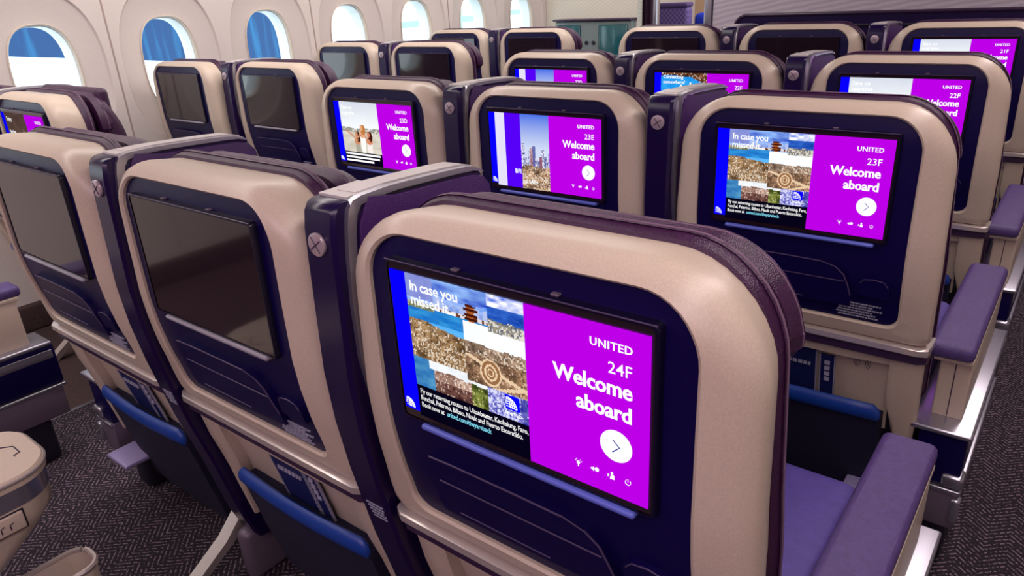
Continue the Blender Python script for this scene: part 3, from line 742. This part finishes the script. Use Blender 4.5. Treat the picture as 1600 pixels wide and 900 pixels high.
    st = [c for c in seat.children if c.name.split('.')[0] == 'usb_strip'][0]
    st.material_slots[0].link = 'OBJECT'; st.material_slots[0].material = USB

# ------------------------------------------------------------------ lay the cabin out
proto = make_seat(); used = False
ROWDZ = {0: 0, 1: 0, 2: -.010, 3: .022}; ROWDX = {0: 0, 1: 0, 2: -.012, 3: 0}
def place_seat(x, y, z, label, group):
    global used
    o = proto if not used else copy_tree(proto); used = True
    o.location = (x, y, z); o['label'] = label; o['group'] = group; return o
names = {0: 'nearest row', 1: 'second row', 2: 'third row', 3: 'row against the forward partition'}
LIT = {(0, 0): ('24F', 'collage', 2), (0, 1): ('23F', 'collage', 2), (0, 2): ('22F', 'beach', 1), (0, 3): ('21F', 'beach', 0),
       (-1, 1): ('23E', 'city', 1), (-2, 1): ('23D', 'beach', 1), (-1, 2): ('22E', 'reef', 0), (-2, 2): ('22D', 'city', 0)}
SEATLAB = {
 (0, 0): 'large foreground beige-shelled seat whose purple screen reads 24F', (-1, 0): 'beige-shelled seat with unlit screen directly left of the 24F seat',
 (-2, 0): 'beige-shelled seat with unlit screen at the left edge, two left of 24F',
 (0, 1): 'beige-shelled seat ahead of 24F whose purple screen reads 23F', (-1, 1): 'beige-shelled seat with city skyline screen reading 23E', (-2, 1): 'beige-shelled seat whose screen shows people under a pale sky beside 23D',
 (0, 2): 'beige-shelled seat at the right whose purple screen reads 22F', (-1, 2): 'beige-shelled seat with blue water picture on its 22E screen', (-2, 2): 'beige-shelled seat with striped 22D screen mostly hidden behind 23E',
 (0, 3): 'beige-shelled seat at the top right corner with white and purple 21F screen', (-1, 3): 'beige-shelled seat with unlit screen beside the lit 21F seat', (-2, 3): 'beige-shelled seat with unlit screen in front of the curtained aisle opening'}
def add_wing(seat):
    hd = [c for c in seat.children if c.name.split('.')[0] == 'headrest'][0]
    rr = []
    for u in range(9):
        q = u/8; e = math.sin(math.pi*(.06+.88*q))**.4
        rr.append([(.235+.026*e*math.cos(a), .150+.062*q, H+.045-.05*q+(.105-.03*q)*e*math.sin(a)) for a in [k*2*math.pi/18 for k in range(18)]])
    MB().loft(rr, cap0=True, cap1=True).build('headrest_wing', LEATHER, hd)
    MB().box(-.24, .215, .165, .205, H-.02, H+.166, .018, 4).build('headrest_cushion', LEATHER, hd)
todo = []
for row in range(4):
    for c in (-1, -2, 0):
        s = place_seat(c*SX+ROWDX[row], row*ROWP, ROWDZ[row], SEATLAB[(c, row)], 'centre block seats')
        if c == 0:
            for ch in list(s.children):
                if ch.name.split('.')[0] == 'leg' and len(ch.children):
                    for g in list(ch.children): bpy.data.objects.remove(g)
                    bpy.data.objects.remove(ch)
        if (c, row) in LIT: todo.append((s, LIT[(c, row)]))
LX, LY, LP = -2.3625, .378, .955
LLAB = {(0, 0): 'window-block aisle seat at far left with lit brown and purple screen', (-1, 0): 'window seat cut off by the left edge beside the lit brown screen',
 (0, 1): 'aisle seat with unlit greyish screen reflecting a window, below the third window', (-1, 1): 'window seat with unlit screen in front of the second window',
 (0, 2): 'aisle seat with unlit reflecting screen below the fifth window', (-1, 2): 'window seat with unlit pale reflecting screen below the fourth window',
 (0, 3): 'aisle seat with unlit screen beside the teal stowage doors', (-1, 3): 'window seat with unlit screen below the sixth window, foremost on its side'}
for row in range(4):
    for c in (0, -1):
        x = LX+c*SX; y = LY+LP*row
        if (c, row) == (-1, 1): x -= .004; y -= .05
        s = place_seat(x, y, 0, LLAB[(c, row)], 'window block seats')
        if (c, row) == (0, 0): add_wing(s)
        if (c, row) == (0, 0): todo.append((s, ('24C', 'dusk', 1)))
for s, a in todo: light_screen(s, *a)
dv = make_divider(); du = False
DLAB = {(-.5, 0): 'dark privacy divider with round lamp between 24F and the unlit seat on its left', (-1.5, 0): 'dark privacy divider between the two unlit seats of the nearest row',
 (-.5, 1): 'dark privacy divider with round lamp between 23F and 23E', (-1.5, 1): 'dark privacy divider with round lamp between 23E and 23D',
 (-.5, 2): 'dark privacy divider with round lamp between 22F and 22E', (-1.5, 2): 'dark privacy divider between 22E and 22D',
 (-.5, 3): 'dark privacy divider between 21F and the unlit seat left of it', (-1.5, 3): 'dark privacy divider between the two unlit seats of the foremost centre row'}
def place_div(x, y, z, label, group):
    global du
    o = dv if not du else copy_tree(dv); du = True
    o.location = (x, y, z); o['label'] = label; o['group'] = group; return o
for row in range(4):
    for c in (-.5, -1.5): place_div(c*SX+ROWDX[row], row*ROWP, ROWDZ[row], DLAB[(c, row)], 'centre block dividers')
LD = ['privacy divider at the left edge beside the lit brown screen', 'privacy divider with bright lamp between the two unlit seats by the second window', 'privacy divider with bright lamp between the two unlit seats by the fourth window', 'privacy divider with bright lamp between the foremost two window-block seats']
for row in range(4): place_div(LX-.5*SX-(.01 if row == 1 else 0), LY+LP*row, 0, LD[row], 'window block dividers')
cr = make_console(1); cu = False
CLAB = ['violet-topped aisle armrest in the lower right corner beside the 24F seat', 'violet-topped aisle armrest on a silver ledge beside the 23F seat', 'violet-topped aisle armrest at the right edge beside the 22F seat', 'aisle armrest beside the 21F seat, farthest along the right aisle']
for row in range(3):
    o = cr if not cu else copy_tree(cr); cu = True
    o.location = (ROWDX[row], row*ROWP, ROWDZ[row]); o['label'] = CLAB[row]; o['group'] = 'right aisle armrests'
o = copy_tree(cr); o.location = (LX-.005, LY-LP+.0, 0); o['label'] = 'aisle armrest end with beige post and silver bands at the left edge'; o['group'] = 'left aisle armrests'
cl = make_console(-1); cl.location = (-2*SX, 0, 0); cl['label'] = 'silver-ledged armrest base on the aisle behind the leftmost unlit seat'; cl['group'] = 'left aisle armrests'
# console with control buttons in the foreground at the lower left
t = thing('centre_console', 'beige console armrest with control buttons in the lower left corner', 'armrest', (-.97, -.22, 0))
ring = [(p[0], p[1]) for p in rrect(-.11, .10, -.50, 0, .07, .03, 8, 6, 4)]
zt = H-.325
MB().loft([[(x, y, zt-.02) for x, y in ring], [(x, y, zt-.004) for x, y in ring], [(x*.96, y*.985-.003, zt) for x, y in ring]], cap0=True, cap1=True).build('armrest_top', BEIGE, t)
MB().tube([(x*1.005, y, zt-.006) for x, y in ring], .0035, 6, closed=True).build('rim', TRIM, t)
MB().loft([[(x*.985, y*.99-.004, z) for x, y in ring] for z in (zt-.055, zt-.02)], cap0=True, cap1=True).build('top_skirt', SILVER, t)
MB().loft([[(x*a, y*b-cc, z) for x, y in ring] for z, a, b, cc in ((.0, .70, .5, .25), (H-.60, .72, .5, .25), (H-.52, .78, .72, .13), (H-.44, .9, .95, .03), (H-.41, .97, .985, .008), (zt-.055, .975, .985, .006))], cap0=True, cap1=True).build('body', BEIGE, t)
mb = MB(); rnd = random.Random(5)
for a in range(3):
    x, y = -.03+.02*a, -.05-.05*a; P = []
    for k in range(9):
        P.append((x, y, zt+.0004)); x += .012*rnd.uniform(-.6, 1.3); y += .02*rnd.uniform(-1.1, .9)
    mb.tube([(max(-.09, min(.08, p[0])), max(-.25, min(-.03, p[1])), p[2]) for p in P], .0012, 5)
mb.build('surface_crackle', BAND, t)
for y0 in (-.125, -.185):
    b = MB().box(.094, .1025, y0, y0+.052, zt-.096, zt-.062, .003).build('control_button', BEIGE, t)
    MB().box(.0925, .0985, y0-.003, y0+.055, zt-.099, zt-.059, .002).build('button_gap', DARK, b)
    mb = MB()
    for q in (.014, .028): mb.tube([(.1027, y0+q, zt-.088), (.1027, y0+q, zt-.078), (.1027, y0+q+.006, zt-.076)], .0011, 5)
    mb.build('button_mark', BAND, b)
t = thing('storage_bin', 'small open beige-lined bin below the console in the lower left corner', 'bin', (-.950, -.245, 0))
ring = rrect(-.025, .060, -.10, .045, .034, .02, 7, 4, 4)
zt = H-.585
MB().loft([[(x*a, y*a, z) for x, y in ring] for z, a in ((.0, .86), (zt-.12, .9), (zt, 1.0), (zt+.003, .985), (zt, .93), (zt-.07, .88))], cap0=True, cap1=True).build('bin_body', BEIGE, t)
MB().tube([(x*.985, y*.985, zt) for x, y in ring], .0055, 7, closed=True).build('bin_rim', TRIM, t)
MB().prism([(-.018, zt-.065), (.050, zt-.065), (.050, zt-.022), (-.018, zt-.045)], 'y', -.07, -.01, .003).build('bin_tray', mat('lilac_plastic', (.35, .32, .72, 1), .3), t)

# cards standing in the seat pockets
def card(x, y, z, label, grp, narrow=False):
    t = thing('safety_card', label, 'card', (x, y, z), grp)
    wd, z0, z1 = (.016, -.60, -.418) if narrow else (.052, -.60, -.412)
    yb = lambda q: ye(q)+.016
    MB().loft([[(-wd, yb(z0), H+z0), (wd, yb(z0), H+z0), (wd, yb(z0)+.003, H+z0), (-wd, yb(z0)+.003, H+z0)], [(-wd, yb(z1), H+z1), (wd, yb(z1), H+z1), (wd, yb(z1)+.003, H+z1), (-wd, yb(z1)+.003, H+z1)]], cap0=True, cap1=True).build('sheet', CARD, t)
    mb = MB(); rnd = random.Random(3)
    if narrow:
        for k in range(4): q = -.44-.016*k; mb.box(-.006, .006, yb(q)-.0015, yb(q)+.001, H+q-.005, H+q+.005)
    else:
        xx = -.035
        while xx < .035: l = .006+.006*rnd.random(); q = -.455; mb.box(xx, xx+l, yb(q)-.0015, yb(q)+.001, H+q-.004, H+q+.004); xx += l+.003
    for s_ in (-1, 1): mb.loft([[(s_*wd-.0012, yb(q)-.0012, H+q), (s_*wd+.0012, yb(q)-.0012, H+q), (s_*wd+.0012, yb(q)+.004, H+q), (s_*wd-.0012, yb(q)+.004, H+q)] for q in (z0, z1)], cap0=True, cap1=True)
    mb.build('print', WHITEP, t)
for (c, row, who) in ((0, 1, '23F seat'), (-1, 0, 'unlit seat left of 24F'), (-2, 0, 'leftmost nearest seat')):
    x, y = c*SX, row*ROWP
    card(x+.005 if row else x-.01, y, ROWDZ[row], 'wide navy card in the pocket of the '+who, 'pocket cards')
    card(x+.082 if row else x+.067, y, ROWDZ[row], 'narrow navy card beside the wide one, pocket of the '+who, 'pocket cards', True)
